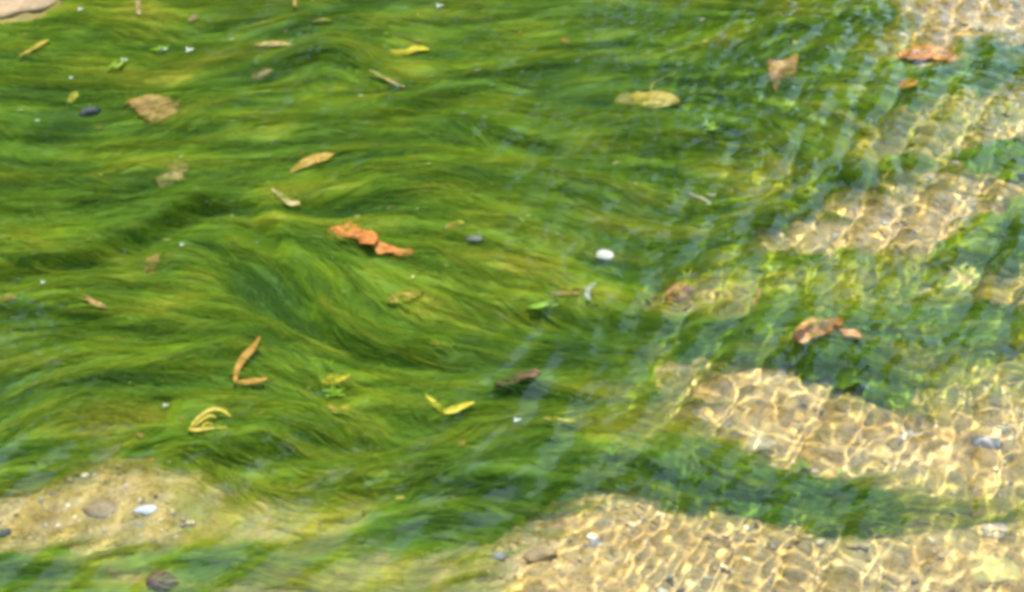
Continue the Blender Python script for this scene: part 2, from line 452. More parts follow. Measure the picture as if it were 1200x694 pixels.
# ------------------------------------------------------------------ unseen trees added on the far bank to darken the water's reflection
M_BARK = N('bark'); M_BARK = M_BARK.leafy(M_BARK.ramp(M_BARK.noise(14, 5, .6, M_BARK.pos()), [(.3, (.05, .035, .025)), (.7, (.14, .10, .07))]), 0, .9, None, .1)
M_LEAF = N('tree_leaf'); M_LEAF = M_LEAF.leafy(M_LEAF.ramp(M_LEAF.noise(3, 3, .6, M_LEAF.pos()), [(.3, (.03, .06, .012)), (.7, (.07, .12, .02))]), .25, .6, None, .2)
def tree(x, y, h, rad, seed, label):
    r = np.random.default_rng(seed); V = []; F = []
    def limb(a, b, r0, r1, ns=7):
        a = np.array(a, float); b = np.array(b, float); t = b-a; t /= np.linalg.norm(t)
        e = np.cross(t, [.3, .9, .1]); e /= np.linalg.norm(e); f = np.cross(t, e); o = len(V)
        for p, q in ((a, r0), (a*.5+b*.5+r.normal(0, .05, 3), (r0+r1)/2), (b, r1)):
            for k in range(ns):
                g = 6.2832*k/ns; V.append(p+q*(e*math.cos(g)+f*math.sin(g)))
        for j in range(2):
            for k in range(ns): F.append((o+j*ns+k, o+j*ns+(k+1) % ns, o+(j+1)*ns+(k+1) % ns, o+(j+1)*ns+k))
    limb((0, 0, -.3), (.1, .05, h*.8), .20, .06)
    cl = []
    for i in range(46):
        g = r.uniform(0, 6.28); zz = r.uniform(.12, .97)*h; q = rad*math.sqrt(max(0, 1-((zz/h-.5)/.56)**2))*r.uniform(.35, 1)
        c = np.array([math.cos(g)*q, math.sin(g)*q, zz]); cl.append(c)
        if i % 2: limb((.05, 0, zz*.75), c, .05, .012, 5)
    e = bpy.data.objects.new('tree', None); COL.objects.link(e); e.location = (x, y, .6)
    tag(e, label, 'tree', 'unseen trees added along the far bank for the reflection')
    mesh_obj('trunk', np.array(V), F, M_BARK, e)
    n = 3900; c = np.array(cl)[r.integers(0, len(cl), n)]
    d = r.normal(0, 1, (n, 3)); d /= np.linalg.norm(d, axis=1, keepdims=True)
    P = c+d*(r.random(n)**.5*rad*.42)[:, None]
    a = r.normal(0, 1, (n, 3)); a /= np.linalg.norm(a, axis=1, keepdims=True); b = np.cross(a, d); b /= np.linalg.norm(b, axis=1, keepdims=True)+1e-6
    s_ = r.uniform(.06, .12, n)[:, None]
    W = np.stack([P-a*s_, P+b*s_*.5, P+a*s_, P-b*s_*.5], 1).reshape(-1, 3)
    mesh_obj('crown', W, np.arange(n*4).reshape(-1, 4), M_LEAF, e, False)
for i, (x, y, h, q, lb) in enumerate([(-6.2, 5.8, 5.6, 1.5, 'unseen broad leafy tree added at the upstream end of the far bank'), (-3.9, 6.3, 6.0, 1.5, 'unseen tall leafy tree with wide crown added on the far bank'), (-1.9, 5.9, 5.6, 1.4, 'unseen round crowned leafy tree added in the middle of the far bank row'),
        (-.1, 6.2, 5.8, 1.35, 'unseen upright leafy tree added beside the open gap of the far bank'), (-2.9, 7.6, 6.8, 1.6, 'unseen tall tree added behind the gap between two rounder crowns on the far bank'), (-1.0, 7.4, 6.6, 1.5, 'unseen dark leafy tree added behind the far bank row'),
        (-5.0, 7.4, 6.6, 1.5, 'unseen leafy tree added set back at the upstream end of the far bank'), (1.35, 5.8, 3.6, .8, 'unseen small slim tree added at the downstream end of the far bank row')]):
    tree(x, y, h, q, 40+i, lb)

# ------------------------------------------------------------------ things lying in and on the weed
MPX = 2*TX*DIST/1200                           # metres per photo pixel in mid-frame
def rest_z(u, v, off, on_bed=False):
    z = -0.04; off = off*.62
    for _ in range(4):
        p = px_to_place(u, v, z)
        z = float(bil(BED if on_bed else Hm, p[0], p[1]))+off
    return min(z, -0.006)
def leaf_mat(name, c1, c2, c3=None, trans=.25, scale=40):
    k = N(name); v = k.pos()
    st = [(.22, tuple(.45*q for q in c1)), (.40, c1), (.60, c2)] + ([(.72, c3)] if c3 else [])
    c = k.ramp(k.noise(scale, 5, .65, v, .6), st)
    return k.leafy(c, trans, .55, k.noise(scale*5, 4, .6, v), .3)
def smooth_closed(P, n=6):
    P = np.array(P, float); out = []
    for i in range(len(P)):
        a, b, c, d = P[i-1], P[i], P[(i+1) % len(P)], P[(i+2) % len(P)]
        for t in np.arange(n)/n:
            out.append(.5*((2*b)+(-a+c)*t+(2*a-5*b+4*c-d)*t*t+(-a+3*b-3*c+d)*t**3))
    return np.array(out)
def smooth_open(P, n=6):
    P = np.array(P, float); Q = np.vstack([2*P[0]-P[1], P, 2*P[-1]-P[-2]]); out = []
    for i in range(1, len(Q)-2):
        a, b, c, d = Q[i-1], Q[i], Q[i+1], Q[i+2]
        for t in np.arange(n)/n:
            out.append(.5*((2*b)+(-a+c)*t+(2*a-5*b+4*c-d)*t*t+(-a+3*b-3*c+d)*t**3))
    out.append(P[-1]); return np.array(out)
def thick(o, t):
    m = o.modifiers.new('thickness', 'SOLIDIFY'); m.thickness = t; m.offset = 0
    o.cycles.is_caustics_receiver = True
def centred(o, c):
    co = np.empty(len(o.data.vertices)*3, np.float32); o.data.vertices.foreach_get('co', co)
    co = co.reshape(-1, 3)-np.asarray(c, np.float32); o.data.vertices.foreach_set('co', co.ravel()); o.data.update()
def blade_mesh(name, outline, z, mat, cup=.004, crumple=.003, fold=0, seed=0, rings=6, zs=None, parent=None):
    """a leaf blade from its outline (photo pixels), cupped, folded and crumpled"""
    O = smooth_closed(outline, 5)
    rr = np.random.default_rng(seed); nn = rr.normal(0, 1, O.shape); nn = nn+np.roll(nn, 1, 0)+np.roll(nn, 2, 0)
    O = O+.45*nn+.4*rr.normal(0, 1, O.shape)
    c = O.mean(0); n = len(O)
    V = [c]; R = [0.]
    for k in range(1, rings+1):
        r = k/rings
        V += list(c+(O-c)*r); R += [r]*n
    V = np.array(V); R = np.array(R)
    W = px_to_place(V[:, 0], V[:, 1], z)
    C = W[0].copy()
    ev = np.linalg.svd((W-C)[:, :2], full_matrices=False)[2]
    al = (W-C)[:, :2]@ev[0]; ac = (W-C)[:, :2]@ev[1]
    W[:, 2] += cup*(R**2-.3)*-1 + fold*np.abs(ac)*-1
    W[:, 2] += 1.3*crumple*fbm(W[:, 0]*48+seed*3.1, W[:, 1]*48, seed+500, 3)
    W[:, 2] += .007*(1 if seed % 2 else -1)*al/(np.abs(al).max()+1e-6)-.001
    W[:, 2] = np.minimum(W[:, 2], -.0035)
    F = [(0, 1+i, 1+(i+1) % n) for i in range(n)]
    for k in range(rings-1):
        a = 1+k*n
        F += [(a+i, a+n+i, a+n+(i+1) % n, a+(i+1) % n) for i in range(n)]
    o = mesh_obj(name, W, F, mat); thick(o, .0009)
    return o, C, ev, al
def tube_mesh(name, pts, rad, mat, ns=6):
    P = smooth_open(pts, 4); n = len(P); r = np.interp(np.linspace(0, 1, n), np.linspace(0, 1, len(rad)), rad)
    V = []; F = []
    for i in range(n):
        t = P[min(i+1, n-1)]-P[max(i-1, 0)]; t /= np.linalg.norm(t)+1e-9
        a = np.cross(t, [0, 0, 1.]); a /= np.linalg.norm(a)+1e-9; b = np.cross(a, t)
        for k in range(ns):
            q = 2*math.pi*k/ns; V.append(P[i]+r[i]*(a*math.cos(q)+b*math.sin(q)))
    for i in range(n-1):
        for k in range(ns):
            F.append((i*ns+k, i*ns+(k+1) % ns, (i+1)*ns+(k+1) % ns, (i+1)*ns+k))
    F += [tuple(range(ns))[::-1], tuple(range((n-1)*ns, n*ns))]
    return mesh_obj(name, V, F, mat)
def ribbon_mesh(name, path, width, z, mat, trough=.002, zs=None, crumple=.001, seed=0):
    """a narrow blade along a path (photo pixels), with a troughed cross-section"""
    P = smooth_open(path, 5); n = len(P)
    w = np.interp(np.linspace(0, 1, n), np.linspace(0, 1, len(width)), width)
    zz = np.linspace(.002, -.006, n)[::1 if seed % 2 else -1] if zs is None else np.interp(np.linspace(0, 1, n), np.linspace(0, 1, len(zs)), zs)
    T = np.gradient(P, axis=0); T /= np.linalg.norm(T, axis=1, keepdims=True)+1e-9
    S = np.stack([-T[:, 1], T[:, 0]], -1)
    cols = np.linspace(-.5, .5, 5); V = []
    for i in range(n):
        for c in cols:
            q = P[i]+S[i]*w[i]*c
            p = px_to_place(q[0], q[1], z)
            p[2] = min(z+zz[i]+trough*(4*c*c-.5), -.0035); V.append(p)
    V = np.array(V); V[:, 2] += crumple*fbm(V[:, 0]*90+seed, V[:, 1]*90, seed+600, 2)
    V[:, 2] = np.minimum(V[:, 2], -.003)
    o = mesh_obj(name, V, grid_faces(n, 5), mat); thick(o, .0008); return o
def single(o, label, cat, group=None):
    co = np.empty(len(o.data.vertices)*3, np.float32); o.data.vertices.foreach_get('co', co); co = co.reshape(-1, 3)
    c = np.array([co[:, 0].mean(), co[:, 1].mean(), co[:, 2].min()]); centred(o, c); o.location = c
    return tag(o, label, cat, group)
def rooted(name, parts, label, cat, group=None):
    co = []
    for p in parts:
        a = np.empty(len(p.data.vertices)*3, np.float32); p.data.vertices.foreach_get('co', a); co.append(a.reshape(-1, 3))
    co = np.vstack(co); c = np.array([co[:, 0].mean(), co[:, 1].mean(), co[:, 2].min()])
    e = bpy.data.objects.new(name, None); COL.objects.link(e); e.location = c; e.empty_display_size = .02
    for p in parts: centred(p, c); p.parent = e
    return tag(e, label, cat, group)
def px3(pts, z, dz=None):
    P = np.array(pts, float); W = px_to_place(P[:, 0], P[:, 1], z)
    W[:, 2] = z
    if dz is not None: W[:, 2] += np.array(dz)
    return W

WV, WT = [], []
def wisps(u, v, ru, rv, z, n, seed):
    r = np.random.default_rng(seed+9000)
    for i in range(n):
        p = px_to_place(u+r.normal(0, ru*.55)-ru*.5, v+r.normal(0, rv*.6), z); x, y = p[0], p[1]
        zz = z+r.uniform(-.004, .004); st_ = r.uniform(.004, .009); a0 = r.normal(0, .35); wd = r.uniform(.0004, .0010); pts = []
        for k in range(8):
            a = a0+.3*math.sin(i+k*.7); dx = float(bil(DX, np.array(x), np.array(y))); dy = float(bil(DY, np.array(x), np.array(y)))
            ux, uy = dx*math.cos(a)-dy*math.sin(a), dx*math.sin(a)+dy*math.cos(a)
            w_ = wd*(.4, 1, 1, 1, 1, .8, .5, .2)[k]; q = min(zz-.0004*(k-3.5)**2*.5, -.003)
            pts += [(x-uy*-w_, y-ux*w_, q), (x+uy*-w_, y+ux*w_, q)]; x += ux*st_; y += uy*st_
        WV.append(np.array(pts)); WT.append(np.clip(float(bil(TINT, np.array(p[0]), np.array(p[1])))+r.normal(0.05, .12), 0, 1))
TAN, TAN2 = (.36, .20, .055), (.52, .33, .09)
ORA, ORA2 = (.42, .12, .025), (.72, .27, .055)
YEL, YEL2 = (.58, .46, .02), (.80, .70, .05)
OLV, OLV2 = (.36, .30, .03), (.55, .42, .05)
BRN, BRN2 = (.12, .07, .035), (.24, .13, .06)

# broad leaves: blade + midrib (+ stalk)
def broad_leaf(label, outline, rib, mats, off=.012, cup=.004, crumple=.004, fold=0., seed=0, stalk=None, extra=(), trans=.25):
    u, v = np.mean(outline, 0); z = rest_z(u, v, off)
    m = leaf_mat('leaf_'+label.split()[0]+str(seed), *mats, trans=trans)
    m2 = leaf_mat('vein'+str(seed), tuple(.9*c for c in mats[0]), mats[1], trans=0)
    b, C, ev, al = blade_mesh('blade', outline, z, m, cup, crumple, fold, seed)
    co = np.empty(len(b.data.vertices)*3, np.float32); b.data.vertices.foreach_get('co', co); co = co.reshape(-1, 3)
    R = smooth_open(np.array(rib, float), 4); W = px_to_place(R[:, 0], R[:, 1], z)
    for i in range(len(W)):
        j = np.argmin(((co[:, :2]-W[i, :2])**2).sum(1)); W[i, 2] = min(co[j, 2]+.0006, -.0032)
    parts = [b, tube_mesh('midrib', W[::2] if len(W) > 6 else W, [.0009, .0004], m2)]
    if stalk is not None:
        parts.append(tube_mesh('stalk', px3(stalk, z, np.linspace(0, -.004, len(stalk))), [.0012, .0009], m2))
    for ol, dz in extra:                        # further lobes of the same crumpled leaf
        q, *_ = blade_mesh('lobe', ol, min(z+dz, -.007), m, cup, crumple, fold, seed+1); parts.append(q)
    ol = np.array(outline, float); hu, hv = np.ptp(ol[:, 0])/2, np.ptp(ol[:, 1])/2
    wisps(u, v, hu, hv, z+.002, int(16+hu*hv/12), seed)
    return rooted('fallen_leaf', parts, label, 'leaf')
broad_leaf('broad tan leaf lying flat on the weed near a dark stone', [(147,121),(160,115),(178,112),(198,115),(210,120),(208,131),(195,136),(186,143),(172,140),(160,131)],
           [(150,121),(178,126),(205,124)], (TAN, TAN2, (.56,.30,.10)), seed=1, crumple=.004)
broad_leaf('tan leaf with pointed lower tip amid blue ripples', [(900,72),(918,70),(932,64),(936,76),(930,90),(918,97),(912,106),(905,98),(900,86)],
           [(930,66),(918,85),(911,104)], (TAN, TAN2), seed=2)
broad_leaf('long bright orange leaf at the edge of the upper sand patch', [(1052,64),(1066,55),(1088,51),(1108,53),(1122,60),(1138,66),(1118,70),(1098,69),(1075,70),(1060,69)],
           [(1056,64),(1090,60),(1134,66)], ((.78,.26,.03),(.95,.42,.08),(.92,.58,.25)), seed=3, fold=.03, crumple=.002, off=.03)
broad_leaf('crumpled orange-red leaf in two lumps beside a dark hollow in the weed', [(382,271),(392,265),(404,259),(416,262),(424,270),(420,279),(408,278),(396,277)],
           [(386,270),(404,268),(420,274)], ((.60,.18,.04), (.88,.36,.08), (.88,.40,.18)), seed=4, cup=.002, crumple=.007, fold=.1, off=.020,
           extra=[([(416,270),(428,266),(440,270),(445,280),(438,289),(426,288),(418,281)], .000), ([(436,284),(456,288),(484,287),(490,293),(480,299),(460,299),(440,295)], -.013)])
broad_leaf('crumpled orange leaf with a pale tail above the bare sand', [(930,393),(940,378),(954,371),(972,371),(990,373),(986,383),(972,390),(955,395),(946,403),(936,402)],
           [(934,396),(960,382),(986,375)], ((.60,.20,.05), (.88,.44,.15), (.90,.55,.24)), seed=5, cup=.001, crumple=.004, fold=.05, off=.034,
           extra=[([(984,383),(998,384),(1010,391),(1008,398),(996,392),(986,389)], -.002)])
broad_leaf('half green half pink leaf lying on sand by the yellow leaf', [(1104,336),(1112,320),(1126,312),(1140,316),(1148,330),(1140,350),(1126,364),(1112,358)],
           [(1130,314),(1126,338),(1122,362)], ((.30,.45,.05),(.58,.46,.12),(.85,.42,.22)), seed=6, crumple=.002, off=.03)
broad_leaf('yellow brown leaf on sand beside the half green leaf', [(1156,348),(1170,334),(1190,326),(1206,324),(1208,336),(1194,346),(1176,354),(1162,356)],
           [(1160,352),(1182,340),(1206,328)], (OLV2, (.75,.50,.06)), seed=7, crumple=.002, off=.028)
broad_leaf('small faded tan leaf half sunk below the short pale straw', [(292,86),(302,80),(316,79),(323,85),(316,94),(306,101),(296,96)],
           [(294,92),(308,88),(321,83)], ((.30,.24,.09),(.50,.33,.15)), seed=8, off=.004)
broad_leaf('pinkish tan leaf sunk in the weed above the long ridge', [(182,208),(192,194),(206,187),(220,194),(222,208),(212,220),(194,222)],
           [(186,216),(204,204),(218,194)], ((.32,.27,.07),(.55,.38,.15)), seed=9, off=.003)
broad_leaf('dark brown narrow leaf beside the yellow folded blade', [(578,447),(592,440),(608,436),(626,434),(632,440),(620,446),(602,450),(588,451)],
           [(580,447),(606,443),(630,438)], (BRN, BRN2), seed=10, trans=.05)
broad_leaf('olive yellow leaf with its tip in the weed', [(452,350),(466,342),(484,338),(497,340),(488,348),(474,353),(460,355)],
           [(454,351),(476,346),(495,341)], (OLV, OLV2), seed=11, off=.016)
broad_leaf('small brown leaf on the little sand patch by the dark ridge', [(786,342),(796,334),(806,338),(810,350),(802,358),(790,354)],
           [(788,350),(798,346),(808,344)], ((.26,.10,.04),(.45,.20,.08)), seed=12, off=.018)
broad_leaf('small bright orange leaf below the long orange leaf', [(1050,96),(1058,91),(1070,90),(1077,95),(1070,101),(1056,102)],
           [(1052,96),(1064,96),(1076,95)], ((.70,.26,.02),(.88,.45,.05)), seed=13, crumple=.002, off=.03)
broad_leaf('pale yellow ragged leaf with two thin twiggy stalks', [(720,113),(732,107),(752,106),(774,107),(790,110),(796,119),(786,126),(764,127),(742,127),(724,124)],
           [(724,118),(756,116),(792,118)], (OLV2, (.60,.50,.13), (.68,.46,.28)), seed=14, crumple=.006, off=.018,
           stalk=[(762,108),(765,98),(774,92),(790,84)])
broad_leaf('little tan leaf standing alone in the curve of the ridge', [(168,316),(172,302),(180,298),(187,300),(182,312),(174,320)],
           [(172,318),(178,308),(184,300)], (TAN, TAN2), seed=15, off=.010)
broad_leaf('short yellow leaf under a bright green tuft', [(377,441),(388,437),(402,438),(410,441),(402,447),(388,449),(379,447)],
           [(379,443),(394,443),(408,442)], (YEL, (.80,.62,.08)), seed=16, off=.018)
broad_leaf('dull olive leaf below the short yellow leaf', [(382,479),(394,475),(410,475),(420,479),(410,484),(392,484)],
           [(384,480),(402,479),(418,479)], (OLV, OLV2), seed=17, off=.006)
broad_leaf('small gold leaf with a curl on the thin sand strip', [(880,352),(888,338),(894,342),(892,352),(886,360)],
           [(882,356),(888,348),(892,342)], (OLV2, (.75,.46,.10)), seed=18, off=.014)

# narrow blades
def strip(name, label, cat, path, width, mats, off=.012, zs=None, seed=0, trough=.002, trans=.25):
    u, v = np.mean(path, 0); z = rest_z(u, v, off)
    m = leaf_mat('strip%d' % seed, *mats, trans=trans); pp = np.array(path, float)
    wisps(u, v, np.ptp(pp[:, 0])/2+4, np.ptp(pp[:, 1])/2+3, z+.001, 16, seed)
    return single(ribbon_mesh(name, path, width, z, m, trough, zs, .001, seed), label, cat)
def strips(name, label, cat, pieces, mats, off=.012, seed=0, part='blade'):
    allp = np.vstack([p[0] for p in pieces]); u, v = allp.mean(0); z = rest_z(u, v, off)
    m = leaf_mat('strip%d' % seed, *mats, trans=.25)
    wisps(u, v, np.ptp(allp[:, 0])/2+4, np.ptp(allp[:, 1])/2+3, z+.001, 22, seed)
    return rooted(name, [ribbon_mesh(part, p, w_, z+dz, m, .0015, None, .001, seed+i) for i, (p, w_, dz) in enumerate(pieces)], label, cat)
strips('willow_leaf', 'bright yellow narrow leaf folded at its middle', 'leaf', [([(431,70),(448,67),(462,62),(476,59)], [.5, 5, 7, 6], 0), ([(474,61),(484,57),(494,57),(503,59)], [6, 8, 6, .5], .002)], (YEL, YEL2), .016, 31)
strip('straw', 'short pale tan straw casting a dark shadow on the weed', 'straw', [(295,52),(312,51),(330,51),(344,53)], [1, 5, 6, 4, 1], (TAN2, (.80,.62,.25)), .018, seed=32)
strip('straw', 'thin yellow straw slanting up beside the upper sand corner', 'straw', [(22,68),(36,59),(48,51),(58,46)], [.5, 3, 5, 4, 1], (OLV2, (.70,.50,.08)), .012, seed=33)
strips('curled_leaf', 'golden curled leaf with frayed end beside a dark gap', 'leaf', [([(340,200),(352,193),(366,187),(376,184)], [3, 9, 11, 8], 0), ([(370,188),(382,182),(392,177)], [8, 8, 3], .002)], ((.50,.32,.04), (.78,.48,.12)), .014, 34)
strips('bent_leaf', 'orange leaf bent into a sharp angle', 'leaf', [([(305,395),(296,408),(284,420),(277,434),(275,446)], [1.5, 7, 8, 7, 4], .002), ([(274,446),(286,447),(300,446),(313,444)], [4, 6, 6, 2], 0)], ((.46,.22,.03),(.66,.36,.06)), .016, 35)
strips('curled_leaf', 'yellow leaf curled into loops', 'leaf', [([(222,502),(228,492),(238,484),(250,479),(262,482),(270,489)], [2, 3, 4, 4, 3, 1.5], .004), ([(221,503),(232,504),(246,501),(256,500),(266,499)], [3, 4.5, 4, 3, 1], .004), ([(226,499),(236,492),(246,487),(254,490)], [1.5, 3, 3, 1], .004), ([(236,502),(242,495),(250,496)], [1.5, 2.5, 1.5], .004)], (YEL, (.88,.66,.14)), .014, 36, 'loop')
strips('folded_leaf', 'bright yellow leaf folded in a shallow V', 'leaf', [([(498,462),(506,469),(514,476),(522,480)], [2, 5, 7, 6], 0), ([(520,481),(532,479),(544,475),(556,472)], [6, 8, 6, 2], .001)], (YEL, YEL2), .014, 37)
strips('curled_leaf', 'small twisted brown leaf scrap on the left weed', 'leaf', [([(86,348),(96,347),(104,351)], [3, 7, 6], 0), ([(104,352),(114,356),(125,358)], [5, 7, 3], .001)], ((.40,.20,.06),(.70,.44,.16)), .012, 38)
strip('twig', 'thin pale twig below the bright yellow narrow leaf', 'twig', [(432,82),(446,89),(460,95),(475,101)], [.6, 2, 2.5, 2.5, 1], (TAN2, (.72,.58,.30)), .012, seed=39)
strip('leaf_scrap', 'tan leaf scrap cut by the frame at mid height', 'leaf', [(-14,351),(0,350),(10,349),(18,349)], [4, 7, 6, 3], (TAN, TAN2), .012, seed=40)
strip('leaf_scrap', 'pale ragged leaf scrap at the end of the long ridge', 'leaf', [(318,222),(330,230),(340,237),(352,236)], [2, 6, 7, 4], ((.50,.40,.10),(.75,.60,.28)), .012, seed=41)
strip('straw', 'thin gold straw near the top edge of the weed', 'straw', [(366,24),(376,23),(386,24)], [2, 4, 2], (OLV2, (.78,.60,.14)), .012, seed=42)
strip('straw', 'short upright straw crossing the top edge', 'straw', [(346,8),(346,2),(345,-6)], [3, 4, 4], (TAN2, (.80,.58,.18)), .014, seed=43)
strip('leaf_scrap', 'pinkish upright scrap near the top sand corner', 'leaf', [(163,16),(162,8),(162,1)], [4, 6, 4], ((.45,.30,.16),(.66,.46,.28)), .010, seed=44)
strip('straw', 'thin yellow green straw floating over the lower dark weed', 'straw', [(640,492),(655,493),(674,491)], [2, 4, 2], (YEL, (.75,.66,.20)), .014, seed=45)
strip('straw', 'brown straw lying along the dark ridge', 'straw', [(646,342),(662,343),(678,345)], [2, 4, 2], ((.34,.20,.05),(.50,.32,.10)), .012, seed=46)
strip('curled_leaf', 'tiny grey curl standing on the weed under the white pebble', 'leaf', [(698,334),(690,337),(688,344),(692,350)], [2, 6, 7, 3], ((.38,.42,.30),(.55,.58,.42)), .014, seed=47)
strip('leaf_scrap', 'orange scrap tangled in the middle weed', 'leaf', [(500,398),(508,401),(514,404)], [2, 5, 2], (OLV2, (.72,.42,.06)), .010, seed=48)
strip('leaf_scrap', 'orange brown scrap sunk above the grey pebble', 'leaf', [(524,266),(534,264),(544,266)], [3, 8, 3], ((.40,.26,.03),(.52,.36,.05)), .003, seed=49)
strip('leaf_scrap', 'brown scrap in the weed above the bottom sand', 'leaf', [(530,522),(538,521),(546,519)], [3, 6, 3], ((.38,.20,.04),(.55,.34,.08)), .008, seed=50)
strip('leaf_scrap', 'tiny orange scrap in the far weed', 'leaf', [(658,48),(664,47),(669,49)], [3, 6, 3], ((.50,.22,.03),(.62,.34,.05)), .008, seed=51)
strip('leaf_scrap', 'yellow petal lying by the dark stone', 'petal', [(80,119),(86,113),(92,111)], [4, 10, 5], (YEL, (.86,.80,.12)), .012, seed=52)
strip('leaf_scrap', 'small pinkish scrap high in the left weed', 'leaf', [(222,26),(228,20),(232,16)], [3, 7, 3], ((.38,.24,.13),(.50,.34,.2)), .006, seed=53)
strip('twig', 'pale bent twig above the ridge beside the sand oval', 'twig', [(804,222),(816,228),(826,234),(832,240)], [2, 3, 3, 2], ((.42,.38,.22),(.62,.56,.36)), .014, seed=54)

# pebbles
import bmesh
def pebble_mesh(a, b, c, seed, sub=3, amp=.18):
    bm = bmesh.new(); bmesh.ops.create_icosphere(bm, subdivisions=sub, radius=1)
    V = np.array([v.co for v in bm.verts]); F = np.array([[v.index for v in f.verts] for f in bm.faces]); bm.free()
    n = vnoise(V[:, 0]*1.3+seed, V[:, 1]*1.3+V[:, 2]*1.7, seed)+.4*vnoise(V[:, 0]*3+seed, V[:, 1]*3-V[:, 2]*3, seed+1)
    V = V*(1+amp*n)[:, None]
    return V*np.array([a, b, c]), F
def pebble(label, u, v, wpx, cols, on_bed=False, off=.0, rot=0, flat=.5, seed=0, deep=.75, group=None, amp=.18):
    z = rest_z(u, v, off, on_bed); p = px_to_place(u, v, z)
    sc = MPX*np.linalg.norm(p-CAM)/DIST; a = wpx*.5*sc
    V, F = pebble_mesh(a, a*deep, a*flat, seed, 3, amp); cr, sr = math.cos(rot), math.sin(rot)
    V = np.stack([V[:, 0]*cr-V[:, 1]*sr, V[:, 0]*sr+V[:, 1]*cr, V[:, 2]], -1)+p
    V[:, 2] = np.minimum(V[:, 2], -.002)
    k = N('stone%d' % seed); vv = k.pos()
    c = k.ramp(k.noise(70, 5, .65, vv), [(.3, cols[0]), (.65, cols[1])])
    m = k.leafy(c, 0, .6, k.noise(300, 4, .6, vv), .3)
    return single(mesh_obj('pebble', V, F, m), label, 'pebble', group)
WHI = ((.52,.50,.40),(.70,.67,.56)); GRY = ((.22,.22,.20),(.34,.33,.29)); DRK = ((.05,.06,.06),(.11,.12,.12)); PLUM = ((.07,.045,.035),(.20,.12,.09))
SND = ((.44,.33,.15),(.62,.50,.26)); GLD = ((.55,.42,.10),(.72,.58,.18)); PAL = ((.50,.38,.20),(.64,.50,.30))
pebble('white oval pebble resting on the weed', 709, 299, 22, WHI, off=.007, rot=.5, flat=.5, seed=1, deep=.9, amp=.08)
pebble('white flat pebble on the brown sand patch', 171, 598, 25, ((.66,.65,.63),(.80,.79,.77)), True, .006, .3, .3, 2, .7, amp=.06)
pebble('dark blue grey stone beside the broad tan leaf', 105, 131, 25, DRK, off=.000, rot=.3, flat=.7, seed=3)
pebble('grey pebble half buried in the middle weed', 557, 280, 20, ((.09,.11,.09),(.18,.20,.16)), off=-.002, rot=-.2, flat=.5, seed=4)
pebble('dark plum coloured stone with reddish side on the bottom edge', 191, 682, 36, PLUM, off=.002, rot=.1, flat=.6, seed=5)
wisps(191, 682, 20, 10, rest_z(191, 682, .03), 9, 1)
pebble('grey rounded pebble on the pale sand', 1156, 519, 26, ((.13,.13,.12),(.22,.21,.19)), True, -.002, .2, .5, 6)
pebble('slate grey pebble tucked below the curled weed edge', 585, 652, 20, GRY, True, -.001, .8, .5, 7)
pebble('pale yellow flat stone in the lowest sand', 1166, 668, 60, GLD, True, -.004, .1, .22, 8)
pebble('pale pink pebble near the green strand on sand', 1030, 622, 30, PAL, True, -.004, -.3, .35, 9)
pebble('cream pebble at the sand edge under the strand', 1166, 622, 28, PAL, True, -.004, .4, .4, 10)
pebble('brownish pebble by the forked sand shadow', 634, 650, 38, ((.30,.20,.08),(.45,.32,.14)), True, .004, .2, .45, 11)
pebble('grey blue pebble in the lower golden sand', 698, 636, 16, GRY, True, -.001, .6, .4, 12)
pebble('tan rounded stone where the weed tapers over sand', 893, 520, 40, SND, True, -.002, .1, .5, 13)
pebble('small dark pebble at the left end of the brown sand patch', 4, 625, 18, DRK, True, .004, .1, .5, 14)
pebble('small brown stone in the brown sand patch', 118, 596, 34, ((.28,.20,.10),(.40,.29,.15)), True, .002, .2, .3, 15)
pebble('flat grey stone near the grey rounded pebble', 1065, 508, 28, ((.34,.28,.17),(.48,.40,.26)), True, -.003, .3, .35, 16)
pebble('pinkish stone filling the far sand corner', 4, -4, 125, ((.46,.30,.16),(.62,.43,.25)), True, .004, .2, .12, 17)
pebble('round gold pebble in the sand between weed and leaf', 1085, 345, 26, GLD, True, .008, 0, .4, 18)

# bright young tufts standing up from the weed, and white specks of blossom
M_TUFT = N('young_weed'); M_TUFT = M_TUFT.leafy(M_TUFT.ramp(M_TUFT.noise(30, 2, .5, M_TUFT.pos()), [(.3, (.22, .46, .02)), (.7, (.50, .72, .05))]), .4, .45, None, .4)
def tuft(label, u, v, n, size, seed, ang=0, spread=1.2, name='weed_tuft'):
    r = np.random.default_rng(seed); z = rest_z(u, v, .018); parts = []
    for i in range(n):
        a = ang+r.normal(0, spread); L = size*r.uniform(.6, 1.2)
        p0 = np.array([u, v])+r.normal(0, size*(.22 if spread > .3 else .07), 2)*(1, .5)
        p1 = p0+np.array([math.cos(a), -.5*math.sin(a)])*L*.5; p2 = p0+np.array([math.cos(a+.3), -.5*math.sin(a+.3)])*L
        parts.append(ribbon_mesh('frond', [p0, p1, p2], [1.0, 2.6, .5], z+r.uniform(0, .006), M_TUFT, .001, [0, .004, .006], .0005, seed+i))
    return rooted(name, parts, label, 'weed tuft')
tuft('bright yellow green tuft glowing on the weed tapering over sand', 938, 548, 9, 15, 1)
tuft('bright green sprig on the rim of the dark hollow among blue ripples', 828, 151, 7, 17, 2)
tuft('bright green tuft above the short yellow leaf', 385, 427, 4, 8, 3)
tuft('green tuft of small fronds beneath the short yellow leaf', 390, 461, 8, 14, 4)
tuft('bright green strands lying along the dark ridge', 622, 360, 6, 34, 5, 0, .12)
tuft('light green sprig pointing up to a white speck', 130, 80, 3, 26, 6, .6, .1)
tuft('small light green sprig beside two white specks', 176, 59, 3, 22, 7, .05, .1)
tuft('slender bright tuft beside the glowing tuft over sand', 981, 556, 3, 16, 8, 1.5, .2)
